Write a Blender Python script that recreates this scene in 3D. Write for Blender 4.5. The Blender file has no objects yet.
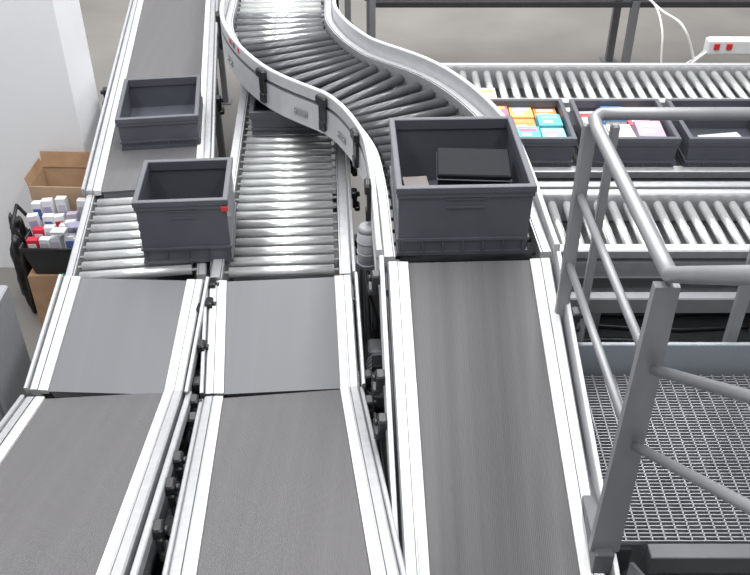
import bpy, math, random, bmesh
from mathutils import Vector, Matrix, noise
random.seed(7)
scene=bpy.context.scene
COL=scene.collection
try:
    scene.view_settings.view_transform='Standard'
except Exception: pass
CR=math.radians

# ---------------- materials ----------------
def mat(name,col,rough=.5,metal=0.,var=0.,scale=8.,bump=0.,stretch=None,spec=.5):
    m=bpy.data.materials.new(name); m.use_nodes=True
    nt=m.node_tree; b=nt.nodes['Principled BSDF']
    b.inputs['Base Color'].default_value=(*col,1); b.inputs['Roughness'].default_value=rough
    b.inputs['Metallic'].default_value=metal; b.inputs['Specular IOR Level'].default_value=spec
    tc=nt.nodes.new('ShaderNodeTexCoord'); mp=nt.nodes.new('ShaderNodeMapping')
    nt.links.new(tc.outputs['Object'],mp.inputs['Vector'])
    if stretch: mp.inputs['Scale'].default_value=stretch
    nz=nt.nodes.new('ShaderNodeTexNoise'); nz.inputs['Scale'].default_value=scale; nz.inputs['Detail'].default_value=5
    nt.links.new(mp.outputs[0],nz.inputs['Vector'])
    cr=nt.nodes.new('ShaderNodeValToRGB')
    cr.color_ramp.elements[0].position=.3; cr.color_ramp.elements[1].position=.7
    cr.color_ramp.elements[0].color=(*[c*(1-var) for c in col],1)
    cr.color_ramp.elements[1].color=(*[min(1,c*(1+var)) for c in col],1)
    nt.links.new(nz.outputs['Fac'],cr.inputs['Fac']); nt.links.new(cr.outputs[0],b.inputs['Base Color'])
    if bump>0:
        bp=nt.nodes.new('ShaderNodeBump'); bp.inputs['Strength'].default_value=bump; bp.inputs['Distance'].default_value=.01
        nt.links.new(nz.outputs['Fac'],bp.inputs['Height']); nt.links.new(bp.outputs[0],b.inputs['Normal'])
    return m
def belt_mat(name,col,var=.12,ribs=True,rib_scale=60,streak=9):
    m=mat(name,col,.5,0,var,3.0,0,(streak,.04,.04),.4)
    m.node_tree.nodes['Noise Texture'].inputs['Detail'].default_value=3
    nt=m.node_tree; b=nt.nodes['Principled BSDF']
    if ribs:
        tc=nt.nodes.new('ShaderNodeTexCoord')
        w=nt.nodes.new('ShaderNodeTexWave'); w.wave_type='BANDS'; w.bands_direction='X'; w.inputs['Scale'].default_value=rib_scale
        nt.links.new(tc.outputs['Object'],w.inputs['Vector'])
        bp=nt.nodes.new('ShaderNodeBump'); bp.inputs['Strength'].default_value=.6; bp.inputs['Distance'].default_value=.003
        nt.links.new(w.outputs['Fac'],bp.inputs['Height']); nt.links.new(bp.outputs[0],b.inputs['Normal'])
    return m
ALU=mat('brushed_aluminium',(.50,.51,.525),.42,.45,.07,30)
ALU2=mat('satin_aluminium',(.34,.35,.365),.45,.5,.08,20)
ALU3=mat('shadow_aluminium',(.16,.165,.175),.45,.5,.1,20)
GUARD=mat('silver_guard_panel',(.58,.59,.605),.45,.3,.05,12)
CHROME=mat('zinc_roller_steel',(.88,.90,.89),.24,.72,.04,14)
MIDROLL=mat('baked_grey_roller_steel',(.42,.43,.44),.25,.8,.08,14)  # grey reflection put into the colour, step between bright and dark curve rollers
DROLL=mat('baked_dark_roller_steel',(.090,.093,.100),.28,.4,.15,14)  # dark reflection put into the curve roller colour; end rollers share it
WHITE=mat('white_plastic',(.74,.74,.74),.5,0,.03,10)
STEEL=mat('painted_grey_steel',(.20,.205,.215),.42,.2,.06,10)
RAILP=mat('handrail_grey_paint',(.29,.295,.305),.36,.3,.05,9)
RAILD=mat('dark_grey_paint',(.12,.124,.132),.45,.3,.06,9)
PLATE=mat('blue_grey_plate',(.30,.33,.36),.45,.1,.05,5)
DARK=mat('dark_steel',(.045,.047,.052),.5,.3,.15,10)
BLACK=mat('black_plastic',(.018,.018,.02),.35,0,.2,20)
BELT_LOW=belt_mat('ribbed_grey_belt',(.134,.131,.136),.05,True,50,8)
BELT_UP=belt_mat('smooth_grey_belt',(.155,.159,.171),.03,False,60,6)
BELT_R=belt_mat('worn_grey_belt',(.125,.124,.127),.26,True,50,3.2)
CRATE=mat('anthracite_crate_plastic',(.080,.086,.102),.42,0,.06,12)
CARD=mat('cardboard',(.42,.26,.15),.85,0,.1,14)
CARDIN=mat('cardboard_inside',(.50,.35,.23),.85,0,.08,14)
GALV=mat('galvanised_steel',(.30,.31,.33),.45,.4,.15,25)
def plain(name,c,r=.45): return mat(name,c,r,0,.05,25)
RED=plain('red_print',(.60,.03,.03)); GREEN=plain('green_strap',(.03,.40,.18))
MOTOR=plain('motor_grey_paint',(.33,.34,.36)); CASE=mat('black_case_plastic',(.012,.013,.017),.6,0,.1,20,0,None,.12)
CASE_E=mat('case_edge_plastic',(.07,.075,.085),.35,0,.1,20)
FLOOR=mat('sealed_concrete',(.235,.224,.21),.5,0,.10,1.4,0,None,.3)
WALLM=mat('white_painted_wall',(.88,.89,.91),.7,0,.02,2)
WALLM2=mat('grey_far_wall',(.5,.5,.5),.7,0,.05,2)

# ---------------- mesh builder ----------------
class MB:
    def __init__(s): s.v=[]; s.f=[]; s.m=[]; s.sm=[]; s.mi=0
    def poly(s,vs,fs,smooth=False):
        o=len(s.v); s.v+= [Vector(x) for x in vs]
        for f in fs: s.f.append([i+o for i in f]); s.m.append(s.mi); s.sm.append(smooth)
    def box(s,c,size,M=None):
        hx,hy,hz=[a/2 for a in size]; c=Vector(c)
        vs=[Vector((x,y,z)) for z in(-hz,hz) for x,y in((-hx,-hy),(hx,-hy),(hx,hy),(-hx,hy))]
        vs=[(M@v if M else v)+c for v in vs]
        s.poly(vs,[(3,2,1,0),(4,5,6,7),(0,1,5,4),(1,2,6,5),(2,3,7,6),(3,0,4,7)])
    def bbox(s,c,size,b=.005,M=None):
        hx,hy,hz=[a/2 for a in size]; c=Vector(c)
        def ring(x,y,z,k): return [(-x+k,-y,z),(x-k,-y,z),(x,-y+k,z),(x,y-k,z),(x-k,y,z),(-x+k,y,z),(-x,y-k,z),(-x,-y+k,z)]
        vs=ring(hx-b,hy-b,-hz,b)+ring(hx,hy,-hz+b,b)+ring(hx,hy,hz-b,b)+ring(hx-b,hy-b,hz,b)
        vs=[(M@Vector(v) if M else Vector(v))+c for v in vs]
        fs=[tuple(range(7,-1,-1)),tuple(range(24,32))]
        for r in range(3):
            for i in range(8):
                j=(i+1)%8; fs.append((r*8+i,r*8+j,r*8+8+j,r*8+8+i))
        s.poly(vs,fs)
    def cyl(s,p0,p1,r,n=14,r2=None,cap=True):
        p0=Vector(p0);p1=Vector(p1); d=(p1-p0).normalized(); r2=r if r2 is None else r2
        a=d.orthogonal().normalized(); b=d.cross(a)
        vs=[]
        for p,rr in((p0,r),(p1,r2)):
            for i in range(n):
                t=2*math.pi*i/n; vs.append(p+a*math.cos(t)*rr+b*math.sin(t)*rr)
        o=len(s.v); s.poly(vs,[(i,(i+1)%n,n+(i+1)%n,n+i) for i in range(n)],True)
        if cap:
            s.f.append([o+i for i in range(n-1,-1,-1)]); s.m.append(s.mi); s.sm.append(False)
            s.f.append([o+n+i for i in range(n)]); s.m.append(s.mi); s.sm.append(False)
    def tube(s,pts,r,n=12):
        pts=[Vector(p) for p in pts]; rings=[]; ref=None
        for i,p in enumerate(pts):
            if i==0: d=pts[1]-p
            elif i==len(pts)-1: d=p-pts[-2]
            else: d=(pts[i+1]-p).normalized()+(p-pts[i-1]).normalized()
            d.normalize()
            if ref is None: ref=d.orthogonal().normalized()
            a=(ref-d*ref.dot(d)).normalized(); ref=a; b=d.cross(a)
            rings.append([p+a*math.cos(2*math.pi*k/n)*r+b*math.sin(2*math.pi*k/n)*r for k in range(n)])
        vs=[v for R in rings for v in R]; fs=[]
        for i in range(len(pts)-1):
            for k in range(n): fs.append((i*n+k,i*n+(k+1)%n,(i+1)*n+(k+1)%n,(i+1)*n+k))
        s.poly(vs,fs,True)
        o=len(s.v)-len(vs); s.f.append([o+k for k in range(n-1,-1,-1)]); s.m.append(s.mi); s.sm.append(False)
        s.f.append([len(s.v)-n+k for k in range(n)]); s.m.append(s.mi); s.sm.append(False)
    def sweep(s,fr,prof,side=1,fmats=None):
        n=len(prof); vs=[]
        for p,l,u in fr:
            for o,z in prof: vs.append(p+l*(o*side)+u*z)
        fs=[]
        for i in range(len(fr)-1):
            for k in range(n):
                fs.append((i*n+k,i*n+(k+1)%n,(i+1)*n+(k+1)%n,(i+1)*n+k))
        fs.append(tuple(range(n))); fs.append(tuple((len(fr)-1)*n+k for k in range(n-1,-1,-1)))
        m0=len(s.m); s.poly(vs,fs)
        if fmats:
            for i in range(len(fr)-1):
                for k in range(n): s.m[m0+i*n+k]=fmats.get(k,0)
    def done(s,name,mats,parent=None,label=None,origin=None):
        if not isinstance(mats,(list,tuple)): mats=[mats]
        org=Vector(origin) if origin is not None else (parent.location.copy() if parent else Vector((0,0,0)))
        me=bpy.data.meshes.new(name)
        me.from_pydata([tuple(v-org) for v in s.v],[],s.f)
        for m in mats: me.materials.append(m)
        for p,mi,sm in zip(me.polygons,s.m,s.sm): p.material_index=mi; p.use_smooth=sm
        bm=bmesh.new(); bm.from_mesh(me); bmesh.ops.recalc_face_normals(bm,faces=bm.faces); bm.to_mesh(me); bm.free()
        o=bpy.data.objects.new(name,me); COL.objects.link(o)
        if parent:
            o.parent=parent; o.location=org-parent.location
        else: o.location=org
        if label: o['label']=label
        return o
def thing(name,label,cat,loc=(0,0,0),group=None):
    e=bpy.data.objects.new(name,None); e.empty_display_size=.1; e.location=loc; COL.objects.link(e)
    e['label']=label; e['category']=cat
    if group: e['group']=group
    return e
def meta(o,label,cat,group=None):
    o['label']=label;o['category']=cat
    if group:o['group']=group
    return o
def structure(o,label): o['kind']='structure'; o['label']=label; return o

# ---------------- room ----------------
b=MB(); b.box((1,6,-.05),(14,20,.1)); structure(b.done('floor',FLOOR),'grey sealed concrete floor')
b=MB(); b.box((-3.5,5.33,2.5),(3.32,.46,5.0)); structure(b.done('wall_left',WALLM),'white painted wall end')
b=MB(); b.box((1,16.05,2.5),(14,.1,5)); structure(b.done('wall_back',WALLM2),'plain grey hall wall')

# ---------------- conveyors ----------------
def frames(path):
    P=[Vector(p) for p in path]; fr=[]
    for i,p in enumerate(P):
        if i==0: d=P[1]-p
        elif i==len(P)-1: d=p-P[-2]
        else: d=(P[i+1]-p).normalized()+(p-P[i-1]).normalized()
        d.normalize()
        h=Vector((d.x,d.y,0)).normalized()
        if h.y<-.01: h=-h          # side +1 is always towards +x
        lat=Vector((h.y,-h.x,0))
        up=lat.cross(d).normalized()
        if up.z<0: up=-up
        fr.append((p,lat,up))
    return fr
def lerp_path(path,s):
    P=[Vector(p) for p in path]
    for i in range(len(P)-1):
        L=(P[i+1]-P[i]).length
        if s<=L or i==len(P)-2:
            d=(P[i+1]-P[i]).normalized(); h=Vector((d.x,d.y,0)).normalized()
            if h.y<-.01: h=-h
            lat=Vector((h.y,-h.x,0))
            up=lat.cross(d); up=up if up.z>0 else -up
            return P[i]+d*s,d,lat,up.normalized()
        s-=L
def plen(path): return sum((Vector(path[i+1])-Vector(path[i])).length for i in range(len(path)-1))
def catmull(pts,n=8):
    P=[Vector(p) for p in pts]; P=[P[0]*2-P[1]]+P+[P[-1]*2-P[-2]]; out=[]
    for i in range(1,len(P)-2):
        for k in range(n):
            t=k/n; a,b_,c,d=P[i-1],P[i],P[i+1],P[i+2]
            out.append(.5*((2*b_)+(-a+c)*t+(2*a-5*b_+4*c-d)*t*t+(-a+3*b_-3*c+d)*t**3))
    out.append(P[-2]); return out

def rail_prof(a,b,top=.02,bot=-.12):
    # broad flat top face, chamfered outer edge, slotted outer web and lower flange
    m=a+.006
    return [(a,bot),(a,top-.008),(m,top-.008),(m,top-.014),(m+.003,top-.014),(m+.003,top-.006),(b-.006,top-.006),(b,top-.012),
            (b,top-.050),(b-.010,top-.054),(b-.010,top-.072),(b,top-.076),(b,bot+.012),(b,bot)]
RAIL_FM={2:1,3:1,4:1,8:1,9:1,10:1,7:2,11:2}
def add_leg(par,top,floor=0.,w=.05,label=None):
    m=MB(); x,y,z=top
    m.bbox((x,y,(z+floor)/2),(w,w,z-floor),.004); m.bbox((x,y,floor+.006),(w*2.2,w*2.2,.012),.003)
    return m.done('leg',STEEL,par,label)
def rotz(lat): return Matrix.Rotation(math.atan2(lat.y,lat.x),3,'Z')
def add_clamp(par,p,lat,side,up):
    p=Vector(p); m=MB(); l=lat*side; R=rotz(l)
    m.bbox(p+up*.004,(.036,.055,.046),.006,R)
    m.bbox(p+l*.004-up*.045,(.024,.042,.07),.005,R)
    m.bbox(p+l*.016-up*.075,(.030,.070,.028),.005,R)
    m.cyl(p+l*.016,p+l*.032,.014,10)
    return m.done('rail_clamp',BLACK,par)
def guard(par,path,side,off,dz,h=.045,t=.018,clamps=()):
    m=MB(); m.sweep(frames(path),[(off,dz),(off+t,dz),(off+t,dz+h-.004),(off+t-.004,dz+h),(off+.004,dz+h),(off,dz+h-.004)],side)
    m.done('guide_rail',ALU,par)
    L=plen(path)
    for c in clamps:
        p,d,lat,up=lerp_path(path,c*L)
        add_clamp(par,p+lat*side*(off+t+.014)+up*(dz+h*.3),lat,side,up)

def conveyor(kind,label,path,belt=None,half=.25,outer=.33,pitch=.08,rr=.024,rollmat=None,legs=(),bot=-.14,
             railtop=.02,beltname='belt',rollfn=None,channel=True,plates=True,plate_sides=(1,-1),strip=.036):
    a=half+(strip if kind=='belt' else .025)
    e=thing('belt_conveyor' if kind=='belt' else 'roller_conveyor',label,'conveyor',(path[-1][0],path[-1][1],0))
    fr=frames(path); L=plen(path)
    for s in (1,-1):
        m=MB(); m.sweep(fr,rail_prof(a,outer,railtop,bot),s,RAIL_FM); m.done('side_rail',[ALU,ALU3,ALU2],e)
        if channel:
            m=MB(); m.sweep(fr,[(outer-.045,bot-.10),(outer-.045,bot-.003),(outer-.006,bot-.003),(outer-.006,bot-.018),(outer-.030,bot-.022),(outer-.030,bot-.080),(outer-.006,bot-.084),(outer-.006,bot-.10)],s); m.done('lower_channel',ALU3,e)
        if plates and s in plate_sides:
            for q in (.06,L-.06):
                p,d,lat,up=lerp_path(path,q); m=MB(); c=p+lat*s*(outer+.004)+up*(railtop-.085)
                R=Matrix((Vector((lat.x,d.x,up.x)),Vector((lat.y,d.y,up.y)),Vector((lat.z,d.z,up.z))))
                m.bbox(c,(.008,.09,.055),.003,R)
                for k in(-.028,.028): m.cyl(c+d*k,c+d*k+lat*s*.012,.009,8)
                m.done('joint_plate',ALU2,e)
    if kind=='belt':
        m=MB(); m.sweep(fr,[(-half,-.012),(-half,0),(half,0),(half,-.012)],1); m.done(beltname,belt,e)
        m=MB(); m.sweep(fr,[(-half+.01,-.05),(-half+.01,-.014),(half-.01,-.014),(half-.01,-.05)],1); m.done('slider_bed',STEEL,e)
        m=MB(); m.sweep(fr,[(-half+.01,-.135),(-half+.01,-.127),(half-.01,-.127),(half-.01,-.135)],1); m.done('return_belt',BELT_LOW,e)
        for s in (1,-1):
            m=MB(); m.sweep(fr,[(half+.001,-.02),(half+.001,.010),(a-.001,.013),(a-.001,-.02)],s); m.done('wear_strip',WHITE,e)
        for q in (.022,L-.022):
            p,d,lat,up=lerp_path(path,q); m=MB(); c=p-up*.034
            m.cyl(c-lat*(half-.012),c+lat*(half-.012),.021,14); m.done('end_roller',DROLL,e)
    else:
        m=MB(); m.cyl((-half,0,0),(half,0,0),rr,20); m.cyl((-half-.022,0,0),(half+.022,0,0),rr*.3,8)
        base=None; n=int((L-.03)/pitch); s0=(L-(n-1)*pitch)/2
        for i in range(n):
            p,d,lat,up=lerp_path(path,s0+i*pitch); pos=p-up*rr
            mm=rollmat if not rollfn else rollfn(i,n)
            if base is None:
                o=m.done('roller',mm,None); base=o
            else:
                o=base.copy(); COL.objects.link(o)
                if mm is not base.data.materials[0]:
                    o.material_slots[0].link='OBJECT'; o.material_slots[0].material=mm
            o.parent=e; o.location=pos-e.location; o.rotation_euler=(0,0,math.atan2(lat.y,lat.x))
        m=MB(); m.sweep(fr,[(-half+.005,bot+.002),(-half+.005,bot+.008),(half-.005,bot+.008),(half-.005,bot+.002)],1); m.done('under_shade_pan',DARK,e)  # added dark sheet that deepens the shade below the rollers
    k=max(2,int(L/.7))
    for i in range(k):
        p,d,lat,up=lerp_path(path,.1+i*(L-.2)/(k-1)); c=p+up*(bot-.03); m=MB()
        m.bbox(c,((outer-.05)*2,.04,.04),.004,rotz(lat)); m.done('cross_member',DARK,e)
    lb=bot-(.101 if channel else .001)
    for q in legs:
        p,d,lat,up=lerp_path(path,q*L)
        for s in (1,-1):
            t=p+lat*s*(outer-.03); add_leg(e,(t.x,t.y,p.z+lb))
        z=max(.25,(p.z+bot)*.45); m=MB()
        m.cyl(Vector((p.x,p.y,z))-lat*(outer-.055),Vector((p.x,p.y,z))+lat*(outer-.055),.016,10); m.done('leg_brace',STEEL,e)
    return e,fr,L

# lane one
P=[(-1.80,8.6,1.13),(-1.228,4.235,1.13)]
c,fr,L=conveyor('belt','straight grey belt conveyor with silver side rails carrying a shallow crate',P,BELT_LOW,legs=(.2,.55,.92))
guard(c,P,1,.334,-.02,clamps=(.5,.75)); guard(c,P,-1,.334,-.02,clamps=(.7,))
P=[(-1.225,4.225,1.13),(-1.127,3.415,1.13)]
c,fr,L=conveyor('roller','short bed of shiny steel rollers under a dark crate',P,rollmat=CHROME,pitch=.084,rr=.0255,legs=(.5,),railtop=-.002,half=.262)
P=[(-1.126,3.405,1.128),(-1.15,2.825,.948)]
c,fr,L=conveyor('belt','short sloping smooth grey belt section with white edge strips',P,BELT_UP,legs=(.5,))
guard(c,P,1,.342,-.01,clamps=(.04,.22,.60)); guard(c,P,-1,.334,-.02)
P=[(-1.15,2.81,.948),(-1.05,1.6,1.388),(-1.01,1.1,1.57)]
c,fr,L=conveyor('belt','long sloping ribbed grey belt conveyor beside the control cabinet',P,BELT_LOW,legs=(.12,.6))
guard(c,P,1,.342,-.045,t=.024,clamps=(.03,.32,.43,.58)); guard(c,P,-1,.334,-.02)
# lane two
P=[(-.64,7.2,1.13),(-.505,4.68,1.13),(-.44,3.415,1.13)]
c,fr,L=conveyor('roller','long shiny steel roller conveyor passing under the curved conveyor',P,rollmat=CHROME,pitch=.084,rr=.0255,legs=(.1,.55,.9))
guard(c,P,1,.334,-.02,clamps=(.7,.8,.92))
P=[(-.44,3.405,1.128),(-.40,2.855,.93)]
c,fr,L=conveyor('belt','short sloping smooth grey belt section after the roller bed',P,BELT_UP,legs=(.5,))
guard(c,P,1,.342,-.01,clamps=(.92,)); guard(c,P,-1,.334,-.02,clamps=(.25,.9))
P=[(-.40,2.84,.93),(-.265,1.6,1.388),(-.21,1.1,1.575)]
c,fr,L=conveyor('belt','long ribbed grey belt conveyor with white edge strips',P,BELT_LOW,legs=(.12,.6))
guard(c,P,1,.334,-.04,clamps=(.06,)); guard(c,P,-1,.334,-.04,clamps=(.08,))
# lane three
P=[(.385,3.03,1.49),(.433,1.84,1.045),(.45,1.35,.862)]
c,fr,L=conveyor('belt','steep worn grey belt conveyor below a large open crate',P,BELT_R,legs=(.18,.5),outer=.335)
for side,cl in((-1,(.05,.30,.40)),(1,(.03,.16))):
    m=MB(); m.sweep(fr,[(.350,-.10),(.350,.055),(.353,.060),(.367,.060),(.370,.055),(.370,-.10)],side); m.done('side_guard',GUARD,c)
    for q in cl:
        p,d,lat,up=lerp_path(P,q*L); add_clamp(c,p+lat*side*.386+up*.03,lat,side,up)
# S curve
ctrl=[(-.82,7.7,1.49),(-.66,6.3,1.49),(-.60,5.62,1.49),(-.34,5.03,1.49),(.056,4.62,1.49),(.27,4.15,1.49),(.345,3.7,1.49),(.383,3.05,1.49)]
P=[tuple(v) for v in catmull(ctrl,8)]
def rf(i,n): return CHROME if i<n*.33 else (MIDROLL if i<n*.43 else DROLL)  # lower curve rollers coloured darker to stand in for what they reflect
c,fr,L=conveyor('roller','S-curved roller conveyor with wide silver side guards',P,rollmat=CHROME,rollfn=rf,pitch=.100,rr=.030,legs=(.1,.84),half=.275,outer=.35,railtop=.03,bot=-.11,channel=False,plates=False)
CURVE=c
for side,cl in((1,(.2,.33,.47,.6)),(-1,(.25,.40,.56,.66,.78,.9))):
    n=len(fr); m=MB()
    # guard top eases down near the sloping belt so the rails meet
    vs=[]; prof=[(.352,-.13),(.352,.105),(.356,.110),(.374,.110),(.378,.105),(.378,.045),(.370,.040),(.370,.028),(.378,.023),(.378,-.13)]
    for i,(p,l,u) in enumerate(fr):
        f=max(0.,(i-(n-14))/13.); dropz=.05*f*f*(3-2*f)
        for o_,z_ in prof: vs.append(p+l*(o_*side)+u*(z_-(dropz if z_>.05 else dropz*.4 if z_>0 else 0)))
    np_=len(prof); fs=[]
    for i in range(n-1):
        for k in range(np_): fs.append((i*np_+k,i*np_+(k+1)%np_,(i+1)*np_+(k+1)%np_,(i+1)*np_+k))
    fs.append(tuple(range(np_))); fs.append(tuple((n-1)*np_+k for k in range(np_-1,-1,-1)))
    m.poly(vs,fs)
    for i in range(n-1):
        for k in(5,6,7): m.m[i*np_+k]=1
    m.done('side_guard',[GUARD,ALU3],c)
    for q in cl:
        p,d,lat,up=lerp_path(P,q*L); s=lat*side; R=rotz(s); m=MB()
        m.bbox(p+s*.387+up*.02,(.018,.06,.14),.005,R); m.bbox(p+s*.392+up*.070,(.030,.085,.055),.008,R); m.bbox(p+s*.390-up*.075,(.024,.045,.06),.004,R)
        m.done('guide_bracket',BLACK,c)
for q in (.12,.27,.47,.61,.72,.86):
    for side in(1,-1):
        p,d,lat,up=lerp_path(P,q*L); s=lat*side; m=MB()
        m.bbox(p+s*.381-up*.06,(.006,.10,.04),.002,rotz(s))
        m.cyl(p+s*.384+d*.035-up*.06,p+s*.392+d*.035-up*.06,.009,8); m.cyl(p+s*.384-d*.035-up*.06,p+s*.392-d*.035-up*.06,.009,8)
        m.done('joint_plate',ALU2,c)
for q,ht,w_ in((.475,RED,.05),(.490,BLACK,.03),(.505,RED,.03)):
    p,d,lat,up=lerp_path(P,q*L); m=MB()
    m.box(p-lat*.3795+up*.080,(.002,w_,.03),rotz(lat)); m.done('warning_sticker',ht,c,'small flat sticker')
# drive motor
m=MB(); q=Vector((-.035,3.50,1.14))
m.cyl(q,q+Vector((0,0,.20)),.048,20); m.cyl(q+Vector((0,0,.20)),q+Vector((0,0,.225)),.048,20,.036)
for k in range(3): m.cyl(q+Vector((0,0,.02+k*.06)),q+Vector((0,0,.03+k*.06)),.051,20)
m.bbox(q+Vector((.04,0,.07)),(.06,.06,.08),.006)
m.done('drive_motor',MOTOR,CURVE,'ribbed grey cylindrical motor')
m=MB(); m.tube([q+Vector((0,-.03,0)),q+Vector((.01,-.05,-.12)),q+Vector((.05,-.03,-.3)),q+Vector((.06,0,-.6))],.009,8); m.done('motor_cable',BLACK,CURVE)

# trays with cables, added to darken the gaps between lanes
def tray(pts,w,label):
    t=thing('darkening_tray',label,'cable tray',(pts[0][0],pts[0][1],0),'added cable trays'); fr=frames(pts)
    m=MB(); m.sweep(fr,[(-w/2,.05),(-w/2,0),(w/2,0),(w/2,.05),(w/2-.004,.05),(w/2-.004,.004),(-w/2+.004,.004),(-w/2+.004,.05)],1); m.done('tray_body',DARK,t)
    for k in range(4):
        o=-w*.3+k*w*.2; m=MB(); m.tube([p+l*(o+.008*math.sin(i*2+k))+Vector((0,0,.018)) for i,(p,l,u) in enumerate(fr)],.011,8); m.done('cable',BLACK if k%3 else ALU3,t)
    for q in(.2,.8):
        p,d,lat,up=lerp_path(pts,q*plen(pts)); m=MB(); m.bbox((p.x,p.y,(p.z-.002)/2),(.04,.04,p.z-.002),.003); m.done('support_post',STEEL,t)
tray([(-.90,5.2,.60),(-.82,4.4,.60),(-.79,3.6,.60),(-.775,2.8,.60),(-.74,2.2,.60),(-.70,1.6,.60)],.26,'added dark tray with black cables, darkening the gap between two belt lanes')
tray([(-.06,4.4,.52),(-.03,3.6,.52),(.0,3.0,.52),(.04,2.4,.52)],.22,'added dark tray with black cables, darkening the gap between two sloping belts')
def drive(x,y,z,label):
    t=thing('gear_motor',label,'motor',(x,y,0),'gear motors'); m=MB()
    m.cyl((x,y-.10,z),(x,y+.10,z),.055,18)
    for k in range(6): m.cyl((x,y-.07+k*.028,z),(x,y-.06+k*.028,z),.062,18)
    m.done('motor_body',MOTOR,t)
    m=MB(); m.bbox((x,y+.15,z),(.11,.10,.12),.01); m.done('gear_box',ALU2,t)
    m=MB(); m.bbox((x,y-.0,z+.07),(.07,.08,.04),.005); m.done('terminal_box',BLACK,t)
    m=MB(); m.bbox((x,y+.02,(z-.063)/2),(.05,.05,z-.063),.003); m.done('stand',STEEL,t)
drive(-.775,3.12,.80,'grey gear motor with black terminal box between the lanes')
drive(-.76,2.35,.76,'grey gear motor with black terminal box between the lanes')
drive(.02,3.15,.76,'grey gear motor with black terminal box between the lanes')

# crossing lanes
def xlane(label,y0,y1,x0,x1,z,rollers=True,pitch=.08,legsx=(),belt=None):
    yc=(y0+y1)/2; half=(y1-y0)/2
    return conveyor('roller' if rollers else 'belt',label,[(x0,yc,z),(x1,yc,z)],belt=belt,half=half-.03,outer=half+.055,pitch=pitch,rr=.0235,rollmat=CHROME,railtop=.03,legs=legsx)
xlane('crossing roller conveyor with dense shiny rollers by the hall floor',5.34,5.86,.36,3.3,1.13,True,.082,(.1,.5,.9))
xlane('crossing roller conveyor with wide-spaced shiny rollers beside the railing',3.66,4.14,.86,3.1,1.13,True,.08,(.12,.5,.9))
xlane('crossing dark belt conveyor carrying a row of book crates',4.48,5.06,.50,3.3,1.11,False,belt=BELT_LOW,legsx=(.15,.55,.9))
for yy,zz in((4.27,1.12),(5.2,1.12)):
    t=thing('cable_duct','long light grey aluminium cable duct between conveyors','duct',(.9,yy,zz),'cable ducts')
    m=MB(); m.bbox((2.05,yy,zz),(2.4,.05,.05),.006); m.done('duct_body',ALU,t)
    m=MB(); m.box((2.05,yy,zz-.0305),(2.3,.03,.01)); m.done('duct_base',STEEL,t)
    for x in(1.2,2.9):
        m=MB(); m.bbox((x,yy,(zz-.036)/2),(.03,.03,zz-.036),.003); m.done('support_post',STEEL,t)
t=thing('support_beam','long grey steel beam standing on legs near the platform','beam',(2,3.42,0))
m=MB(); m.bbox((2,3.42,.98),(2.3,.06,.09),.006); m.done('beam',STEEL,t)
m=MB(); m.bbox((2,3.40,.55),(2.2,.04,.05),.004); m.done('lower_beam',STEEL,t)
for x in(1.0,2.0,3.0): add_leg(t,(x,3.42,.934))
t=thing('darkening_tray','added wide dark tray with cables, darkening the space below the crossing conveyors','cable tray',(2,3.8,0),'added cable trays')  # added so the space under the crossing lanes looks shaded
m=MB(); m.bbox((2.05,3.9,.60),(2.3,.9,.02),.003); m.bbox((2.05,3.46,.635),(2.3,.01,.08),.003); m.bbox((2.05,4.34,.635),(2.3,.01,.08),.003); m.done('tray_body',DARK,t)
for k in range(6):
    m=MB(); m.tube([(.95+i*.22,3.55+k*.12+.02*math.sin(i*1.3+k),.625) for i in range(11)],.014,8); m.done('cable',BLACK,t)
for x in(1.1,2.9):
    m=MB(); m.bbox((x,3.9,.295),(.05,.05,.588),.003); m.done('support_post',STEEL,t)

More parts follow.
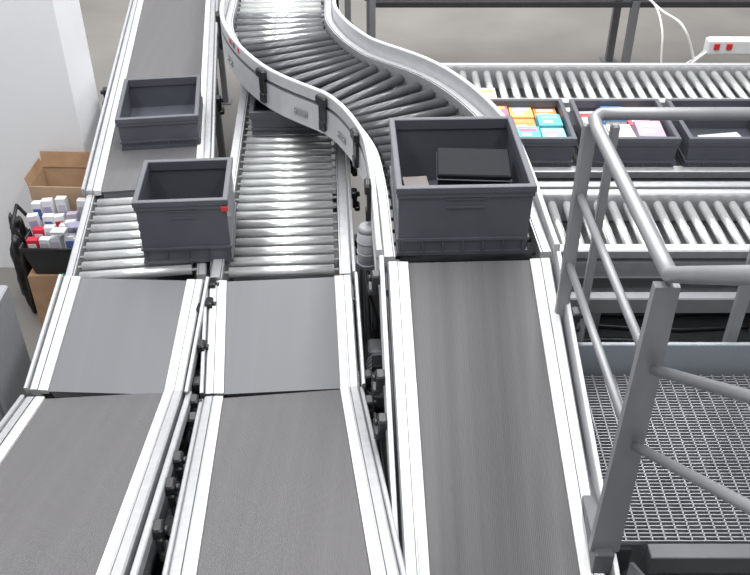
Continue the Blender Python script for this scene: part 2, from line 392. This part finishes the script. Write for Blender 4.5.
# ---------------- crates ----------------
def crate(label,c,w,d,h,rot=0,taper=.02,group='plastic crates on the conveyors'):
    cx,cy,cz=c; e=thing('plastic_crate',label,'crate',c,group); e.rotation_euler=(0,0,rot)
    def ringpts(x,y,z): return [Vector((cx-x,cy-y,cz+z)),Vector((cx+x,cy-y,cz+z)),Vector((cx+x,cy+y,cz+z)),Vector((cx-x,cy+y,cz+z))]
    W,D=w/2,d/2; wb,db=W-taper,D-taper; th=.008
    m=MB()
    vs=ringpts(wb,db,0)+ringpts(W-.010,D-.010,h-.03)+ringpts(W-.010-th,D-.010-th,h-.03)+ringpts(wb-th,db-th,.012)
    fs=[(3,2,1,0),(12,13,14,15)]
    for a in range(3):
        for i in range(4):
            j=(i+1)%4; fs.append((a*4+i,a*4+j,a*4+4+j,a*4+4+i))
    m.poly(vs,fs)
    for (z0,z1,o) in ((.0,.018,.006),(h*.22,h*.22+.012,.008)):
        for sx,sy in((0,-1),(0,1),(1,0),(-1,0)):
            k=(z0/h)*(taper-.012)
            if sy: m.box((cx,cy+sy*(db+k+o/2),cz+(z0+z1)/2),(2*(wb+k)+2*o,o,z1-z0))
            else: m.box((cx+sx*(wb+k+o/2),cy,cz+(z0+z1)/2),(o,2*(db+k),z1-z0))
    n=max(4,int(w/.075))
    for i in range(n):
        x=cx-wb*.94+i*(2*wb*.94)/(n-1)
        for sy in(-1,1): m.box((x,cy+sy*(db+.004),cz+h*.11),(.006,.009,h*.2))
    if h>.25:
        for sy in(-1,1):
            m.box((cx,cy+sy*(D-.008),cz+h-.056),(w*.28,.006,.006)); m.box((cx,cy+sy*(D-.008),cz+h-.095),(w*.28,.006,.006))
    m.done('crate_body',CRATE,e)
    m=MB(); rw=.026
    vs=ringpts(W-.004,D-.004,h-.048)+ringpts(W-.004,D-.004,h-.028)+ringpts(W,D,h-.026)+ringpts(W,D,h-.002)+ringpts(W-.003,D-.003,h)+ringpts(W-rw+.003,D-rw+.003,h)+ringpts(W-rw,D-rw,h-.003)+ringpts(W-rw,D-rw,h-.048)
    fs=[]
    for a in range(7):
        for i in range(4):
            j=(i+1)%4; fs.append((a*4+i,a*4+j,a*4+4+j,a*4+4+i))
    for i in range(4):
        j=(i+1)%4; fs.append((28+i,28+j,j,i))
    m.poly(vs,fs); m.done('rim',CRATE,e)
    return e
crate('large open dark grey crate holding a flat black case',(.350,3.385,1.491),.556,.63,.325,CR(2),.014)
crate('tall dark grey crate with a red sticker on the shiny rollers',(-.905,3.735,1.131),.435,.41,.345,CR(4),.012)
crate('shallow dark grey crate empty on the grey belt',(-1.28,4.98,1.131),.47,.58,.20,CR(7.4),.014)
crate('dark grey crate under the curved conveyor',(-.545,5.12,1.131),.42,.5,.15,CR(3),.014)
crate('dark grey crate filled with colourful booklets',(.865,4.73,1.112),.50,.52,.2,0,.014)
crate('dark grey crate filled with pale boxes and booklets',(1.425,4.73,1.112),.53,.52,.2,0,.014)
crate('dark grey crate with a white paper slip inside',(2.01,4.73,1.112),.55,.52,.2,0,.014)
def flat(name,label,cat,c,size,matl,rot=0,group=None,cover=None,tilt=0):
    e=thing(name,label,cat,c,group); e.rotation_euler=(CR(tilt),0,CR(rot))
    x,y,z=c; sx,sy,sz=size; bk='book' in cat
    m=MB(); m.box((x,y,z+sz*.5),(sx*.97,sy*.97,sz*.8)); m.done('pages' if bk else 'carton_body',WHITE if bk else matl,e)
    m=MB(); m.bbox((x,y,z+sz*.95),(sx,sy,sz*.1),sz*.02); m.bbox((x,y,z+sz*.05),(sx,sy,sz*.1),sz*.02); m.box((x-sx/2+sz*.03,y,z+sz/2),(sz*.06,sy,sz*.9))
    m.done('cover' if bk else 'lid',matl,e)
    if cover:
        m=MB(); m.box((x,y+sy*.18,z+sz+.001),(sx*.75,sy*.25,.001)); m.done('cover_print',cover,e)
        m=MB(); m.box((x-sx*.1,y-sy*.2,z+sz+.001),(sx*.4,sy*.22,.001)); m.done('cover_print',WHITE if cover is not WHITE else RED,e)
    return e
flat('carton','dark carton under the black case','carton',(.415,3.38,1.504),(.25,.22,.150),DARK,-3)
flat('booklet','small grey booklet lying beside the black case','book',(.185,3.45,1.504),(.11,.17,.10),plain('grey_cover',(.30,.27,.26)),6)
t=thing('flat_case','closed flat black case lying high inside the large crate','case',(.42,3.40,1.657)); t.rotation_euler=(0,0,CR(-3))
m=MB(); m.bbox((.42,3.40,1.742),(.31,.24,.022),.005); m.done('case_lid',CASE,t)
m=MB(); m.bbox((.42,3.40,1.6915),(.30,.23,.063),.004); m.done('case_base',CASE,t)
m=MB(); m.bbox((.42,3.40,1.727),(.314,.244,.006),.002); m.done('case_seam',CASE_E,t)
cols=[(.85,.30,.10),(.72,.16,.25),(.85,.62,.15),(.10,.50,.58),(.80,.76,.68),(.25,.60,.75),(.70,.35,.32),(.50,.72,.85)]
CM=[plain('print_colour_%d'%i,c) for i,c in enumerate(cols)]
k=0
for iy,y in enumerate((4.60,4.76,4.91)):
    for ix,x in enumerate((.72,.865,1.01)):
        flat('booklet','brightly printed booklet in a crate','book',(x,y,1.126),(.135,.145,.13+.01*((k*3)%4)),CM[(0,3,5,6,0,3,1,2,0)[k]],0,'booklets in the crate',CM[(k*5+4)%8]); k+=1
PB=[plain('pale_cover_%d'%i,c) for i,c in enumerate([(.72,.74,.78),(.15,.30,.60),(.70,.10,.12),(.55,.72,.85),(.80,.72,.62),(.45,.35,.50),(.78,.78,.76)])]
k=0
for (x,y,w,d,h,ro) in((1.255,4.86,.14,.19,.12,3),(1.405,4.87,.13,.18,.15,-2),(1.55,4.88,.13,.17,.11,2),(1.255,4.64,.14,.20,.14,0),(1.41,4.65,.14,.22,.13,2),(1.57,4.67,.15,.20,.15,-3)):
    flat('booklet','flat printed book packed in a crate','book',(x,y,1.126),(w,d,h),PB[k],ro,'books in the crate',PB[(k+2)%7]); k+=1
flat('paper_slip','white paper slip in a dark crate','paper',(2.05,4.80,1.126),(.25,.12,.02),WHITE,10)
flat('booklet','orange booklet leaning at the conveyor edge','book',(.70,5.2,1.15),(.10,.16,.10),CM[4],0,None,CM[2])
m=MB(); m.bbox((-.692,3.540,1.43),(.034,.006,.026),.002)
s=m.done('crate_sticker',RED,None,'red sticker'); meta(s,'small red sticker tag on the tall crate','sticker')

# ---------------- platform, railing ----------------
Z=1.15
t=thing('grating_platform','galvanised steel grating platform with toe boards','platform',(.95,2.3,0))
m=MB(); x0,x1,y0,y1=.79,2.6,1.90,2.72
x=x0
while x<=x1: m.box((x,(y0+y1)/2,Z-.005),(.005,y1-y0,.010)); x+=.044
y=y0
while y<=y1: m.box(((x0+x1)/2,y,Z-.010),(x1-x0,.0035,.020)); y+=.0155
m.done('grating',GALV,t)
m=MB(); m.bbox((.752,2.33,Z-.05),(.064,.98,.10),.004); m.done('side_channel',RAILD,t)
m=MB(); m.bbox((1.68,2.76,Z+.04),(1.85,.02,.18),.003); m.done('toe_board',PLATE,t,'smooth blue-grey plate')
m=MB(); m.bbox((1.75,1.86,Z-.04),(1.7,.06,.08),.003); m.done('nosing',RAILD,t)
m=MB(); m.box((1.68,2.31,Z-.17),(1.8,.9,.01)); m.done('grating_shade_pan',DARK,t)  # added dark sheet so the holes of the grating look shaded
for x in(.83,1.7,2.55):
    m=MB(); m.bbox((x,2.31,Z-.085),(.05,.85,.12),.004); m.done('frame_beam',DARK,t)
for x in(.83,2.55):
    for y in(1.95,2.68): add_leg(t,(x,y,Z-.176),0,.06)
t=thing('safety_railing','grey painted tubular railing around the grating platform','railing',(.75,2.3,Z))
T=2.246
def part(pts,r,name='rail'):
    m=MB(); m.tube(pts,r); return m.done(name,RAILP,t)
N=Vector((.758,1.885,T)); U=Vector((.072,-.814,.581))
part([(2.7,2.83,T),(.85,2.83,T),(.77,2.825,T),(.742,2.79,T),(.738,2.7,T),N+Vector((0,.08,0)),N+Vector((.003,.0,.0)),N+U*.12,N+U*1.5],.0225,'handrail')
for dz in(.30,.60):
    part([(.735,2.79,T-dz),(.758,1.90,T-dz)],.0145)
    part([N+Vector((.01,-.03,-dz)),N+Vector((.01,-.03,-dz))+U*1.4],.0155)
# near post: flat bar that widens downwards
m=MB(); zt,zb=T-.03,Z-.02
vs=[]
for z,hw in((zb,.048),(zt,.033)):
    vs+=[(.758-hw,1.870,z),(.758+hw,1.870,z),(.758+hw,1.898,z),(.758-hw,1.898,z)]
m.poly(vs,[(3,2,1,0),(4,5,6,7),(0,1,5,4),(1,2,6,5),(2,3,7,6),(3,0,4,7)]); m.done('post',RAILP,t,'broad flat bar widening downwards')
m=MB(); m.bbox((.735,2.80,(T+Z)/2),(.05,.03,T-Z-.04),.006); m.done('post',RAILP,t)
m=MB(); m.bbox((.83,2.83,(T+Z)/2-.02),(.03,.03,T-Z-.04),.005); m.done('post',RAILP,t)
m=MB(); m.bbox((1.45,2.83,(T+Z)/2-.02),(.05,.03,T-Z-.04),.005); m.done('post',RAILP,t)
# stair
t=thing('steel_staircase','dark steel stair flight rising from the grating platform','staircase',(.9,1.5,0))
for xx in(.825,1.72):
    m=MB(); p0=Vector((xx,1.80,Z-.08)); p1=p0+Vector((0,-1.3,.928))
    vs=[a+Vector((sx,0,sz)) for a in(p0,p1) for sx,sz in((-.006,-.1),(.006,-.1),(.006,.1),(-.006,.1))]
    m.poly(vs,[(0,1,2,3),(7,6,5,4),(0,4,5,1),(1,5,6,2),(2,6,7,3),(3,7,4,0)])
    m.bbox((xx+.02,1.79,Z-.14),(.05,.03,.12),.003)
    m.done('stringer',RAILD,t)
    add_leg(t,(xx+.03,.55,1.88),0,.05); add_leg(t,(xx+.03,1.74,Z-.20),0,.05)
for k in range(5):
    m=MB(); y=1.54-k*.26; z=Z+.01+k*.186
    m.bbox((1.275,y,z-.1),(.88,.24,.03),.004); m.done('tread',DARK if k<1 else GALV,t)
    m=MB(); m.bbox((1.275,y+.13,z-.095),(.88,.012,.035),.003); m.done('tread_nosing',GALV,t)

# ---------------- left: cabinet and cardboard boxes ----------------
t=thing('control_cabinet','light grey metal control cabinet beside the belt conveyor','cabinet',(-1.99,3.35,0))
m=MB(); m.bbox((-2.00,3.35,.50),(.42,.38,1.0),.008); m.done('cabinet_body',MOTOR,t)
m=MB(); m.bbox((-2.00,3.152,.53),(.38,.014,.86),.004); m.done('door',RAILP,t)
m=MB(); m.cyl((-1.84,3.145,.6),(-1.84,3.12,.6),.012); m.bbox((-1.84,3.115,.57),(.02,.01,.09),.003); m.done('door_handle',BLACK,t)

def carton(label,c,w,d,h,rot=0,flaps=True):
    e=thing('cardboard_box',label,'box',c,'cardboard boxes'); e.rotation_euler=(0,0,CR(rot)); x,y,z=c; th=.006
    m=MB(); m.box((x,y,z+th/2),(w,d,th))
    for s in(-1,1):
        m.box((x+s*(w/2-th/2),y,z+h/2),(th,d,h)); m.box((x,y+s*(d/2-th/2),z+h/2),(w-2*th,th,h))
    m.done('box_body',CARDIN if flaps else CARD,e)
    if flaps:
        for s,a in((1,6),(-1,14)):
            R=Matrix.Rotation(CR(a*s),3,'Y'); v=R@Vector((0,0,.03)); m=MB()
            m.box(Vector((x+s*(w/2-.003),y,z+h))+v,(.005,d,.06),R); m.done('flap',CARD,e)
        R=Matrix.Rotation(CR(-14),3,'X'); v=R@Vector((0,0,.05)); m=MB()
        m.box(Vector((x,y+d/2-.01,z+h))+v,(w,.005,.10),R); m.done('flap',CARD,e)
    else:
        m=MB(); m.box((x-w*.13,y,z+h+.004),(w*.7,d,.005)); m.box((x,y,z+h-.004),(w-.015,d-.015,.005)); m.done('flap',CARD,e)
    return e
carton('tall open brown cardboard box standing by the wall',(-1.89,4.90,0),.44,.26,.83,-2,True)
flat('carton','brown carton inside the tall cardboard box','carton',(-1.88,4.90,.008),(.30,.18,.66),CARD,-2)
carton('closed brown cardboard box standing on the floor',(-1.95,4.57,0),.32,.28,.40,0,False)
t=thing('black_basket','black plastic basket heaped with printed packs','basket',(-1.89,4.59,.41))
cx,cy,cz=-1.89,4.59,.412
m=MB()
def rg(w,d,z): return [Vector((cx-w/2,cy-d/2,cz+z)),Vector((cx+w/2,cy-d/2,cz+z)),Vector((cx+w/2,cy+d/2,cz+z)),Vector((cx-w/2,cy+d/2,cz+z))]
vs=rg(.34,.28,0)+rg(.42,.34,.20)+rg(.405,.325,.20)+rg(.325,.265,.01); fs=[(3,2,1,0),(12,13,14,15)]
for a in range(3):
    for i in range(4):
        j=(i+1)%4; fs.append((a*4+i,a*4+j,a*4+4+j,a*4+4+i))
m.poly(vs,fs); m.done('basket_body',BLACK,t)
m=MB(); m.tube(rg(.43,.35,.20)+[rg(.43,.35,.20)[0]],.010,8); m.done('basket_rim',BLACK,t)
m=MB(); m.tube([(cx-.2,cy-.1,cz+.20),(cx-.25,cy-.12,cz+.32),(cx-.24,cy,cz+.40),(cx-.2,cy+.1,cz+.20)],.012,8); m.done('basket_handle',BLACK,t)
bk=[(.8,.8,.82),(.62,.03,.06),(.75,.77,.82),(.10,.16,.45),(.72,.74,.76),(.40,.38,.55),(.85,.85,.85),(.50,.45,.55)]
BM=[plain('pack_print_%d'%i,c) for i,c in enumerate(bk)]
def pack(c,size,mi,rz,rx,ry):
    e=thing('printed_pack','printed product pack heaped in the black basket','pack',c,'packs in the basket'); e.rotation_euler=(CR(rx),CR(ry),CR(rz))
    x,y,z=c; sx,sy,sz=size
    m=MB(); m.bbox((x,y,z+sz/2),(sx,sy,sz),.002); m.done('pack_body',BM[mi],e)
    m=MB(); m.box((x,y-sy/2-.001,z+sz*.78),(sx*.75,.001,sz*.22)); m.done('pack_print',BM[(mi+3)%8],e)
rnd=random.Random(11)
for j in range(4):
    for i in range(5):
        red=(i==0 and j==0) or (i==0 and j==1)
        pack((cx-.150+i*.075+.008*(j%2),cy-.115+j*.07,.425),(.064,.045,.20+.05*rnd.random()+.045*j),1 if red else rnd.choice((0,2,4,6,3,5,7,2,0,4)),rnd.uniform(-8,8),rnd.uniform(-5,-1),rnd.uniform(-5,5))
for (x,y,z,mi,sx,sy,sz) in((cx+.02,cy-.11,.69,4,.09,.06,.02),(cx+.12,cy-.07,.71,5,.10,.06,.015)):
    pack((x,y,z),(sx,sy,sz),mi,rnd.uniform(-30,30),rnd.uniform(0,8),rnd.uniform(-6,6))
t=thing('rubbish_bag','crumpled black plastic bag beside the cardboard boxes','bag',(-2.20,4.66,0))
bm=bmesh.new(); bmesh.ops.create_icosphere(bm,subdivisions=4,radius=1)
for v in bm.verts:
    n=noise.noise(v.co*2.3)+.5*noise.noise(v.co*6)
    v.co=Vector((v.co.x*.06,v.co.y*.12,v.co.z*.36))*(1+.28*n)
    if v.co.z<-.31: v.co.z=-.31
me=bpy.data.meshes.new('bag_body'); bm.to_mesh(me); bm.free(); me.materials.append(BLACK)
for p in me.polygons:p.use_smooth=True
o=bpy.data.objects.new('bag_body',me); COL.objects.link(o); o.parent=t; o.location=(0,0,.311)
m=MB(); m.cyl((-2.20,4.66,.61),(-2.20,4.66,.67),.02,10,.035); m.done('bag_neck',BLACK,t)
t=thing('green_strap','green packing strap hanging from the black basket','strap',(-1.86,4.4,.5))
m=MB(); m.tube([(-1.71,4.39,.64),(-1.70,4.37,.54),(-1.74,4.36,.44),(-1.81,4.375,.40),(-1.88,4.39,.45)],.010,8); m.done('strap_band',GREEN,t)

# ---------------- far equipment ----------------
t=thing('far_conveyor','dark grey steel conveyor frame on tall legs by the hall floor','conveyor',(2,8.3,0))
m=MB(); m.bbox((2.2,8.15,.88),(4.6,.05,.11),.006); m.done('side_rail',ALU3,t)
m=MB(); m.bbox((2.2,8.75,.88),(4.6,.05,.11),.006); m.done('side_rail',ALU3,t)
m=MB(); m.bbox((2.2,8.45,.87),(4.5,.53,.03),.003); m.done('belt',BELT_LOW,t)
for x in(-.05,2.38,4.3):
    for y in((8.15,8.75) if x>0 else (8.75,)): add_leg(t,(x,y,.824),0,.07)
m=MB(); m.bbox((2.2,8.14,.79),(4.4,.03,.05),.003); m.done('cable_channel',DARK,t)
t=thing('power_strip','white power socket block with red switches on a stand','socket',(3.0,7.0,0))
m=MB(); m.bbox((3.0,7.0,.85),(.66,.10,.12),.012); m.done('socket_body',WHITE,t)
for x in(2.74,2.84):
    m=MB(); m.bbox((x,6.945,.86),(.045,.014,.05),.003); m.done('switch',RED,t,'red rocker switch')
m=MB(); m.cyl((3.12,7,0),(3.12,7,.789),.02); m.bbox((3.12,7,.008),(.3,.3,.016),.004); m.done('stand',STEEL,t)
def curve(pts): return catmull(pts,6)
m=MB(); m.tube(curve([(2.70,6.98,.82),(2.56,6.93,.72),(2.46,6.95,.5),(2.55,7.0,.3),(2.66,7.0,.5),(2.6,7.05,.75),(2.48,7.1,.98),(2.42,7.5,.96),(2.4,8.10,.92)]),.011,8)
m.tube(curve([(2.70,7.0,.84),(2.60,7.05,.70),(2.40,7.1,.60),(2.36,7.2,.9),(2.38,7.6,.98),(2.36,8.10,.90)]),.009,8); m.done('cable',WHITE,t)
t=thing('frame_post','pair of upright aluminium frame posts beyond the curve','post',(0,7.2,0))
for x in(-.22,-.02):
    m=MB(); m.bbox((x,7.2,.75),(.05,.05,1.5),.004); m.done('post',ALU2,t)
m=MB(); m.bbox((-.12,7.2,1.25),(.148,.04,.05),.004); m.done('cross_member',ALU2,t)

# ---------------- light ----------------
w=bpy.data.worlds.new('hall_light'); scene.world=w; w.use_nodes=True
w.node_tree.nodes['Background'].inputs[0].default_value=(.92,.95,1,1); w.node_tree.nodes['Background'].inputs[1].default_value=.43
def area(loc,sx,sy,e,rot=(0,0,0)):
    l=bpy.data.lights.new('hall_lamp','AREA'); l.shape='RECTANGLE'; l.size=sx; l.size_y=sy; l.energy=e; l.color=(1,.995,.99)
    o=bpy.data.objects.new('hall_lamp',l); o.location=loc; o.rotation_euler=rot; COL.objects.link(o)
for x in(-3.0,-.2,2.6):
    area((x,5.5,7.5),.8,13,470)
area((0,11,6.5),9,1.0,300,(CR(-35),0,0))

cam=bpy.data.cameras.new('camera'); co=bpy.data.objects.new('camera',cam); COL.objects.link(co)
co.location=(0,0,3.6); co.rotation_euler=(CR(53.5),0,0); cam.lens=43.2; cam.sensor_width=36; cam.clip_start=.05
scene.camera=co
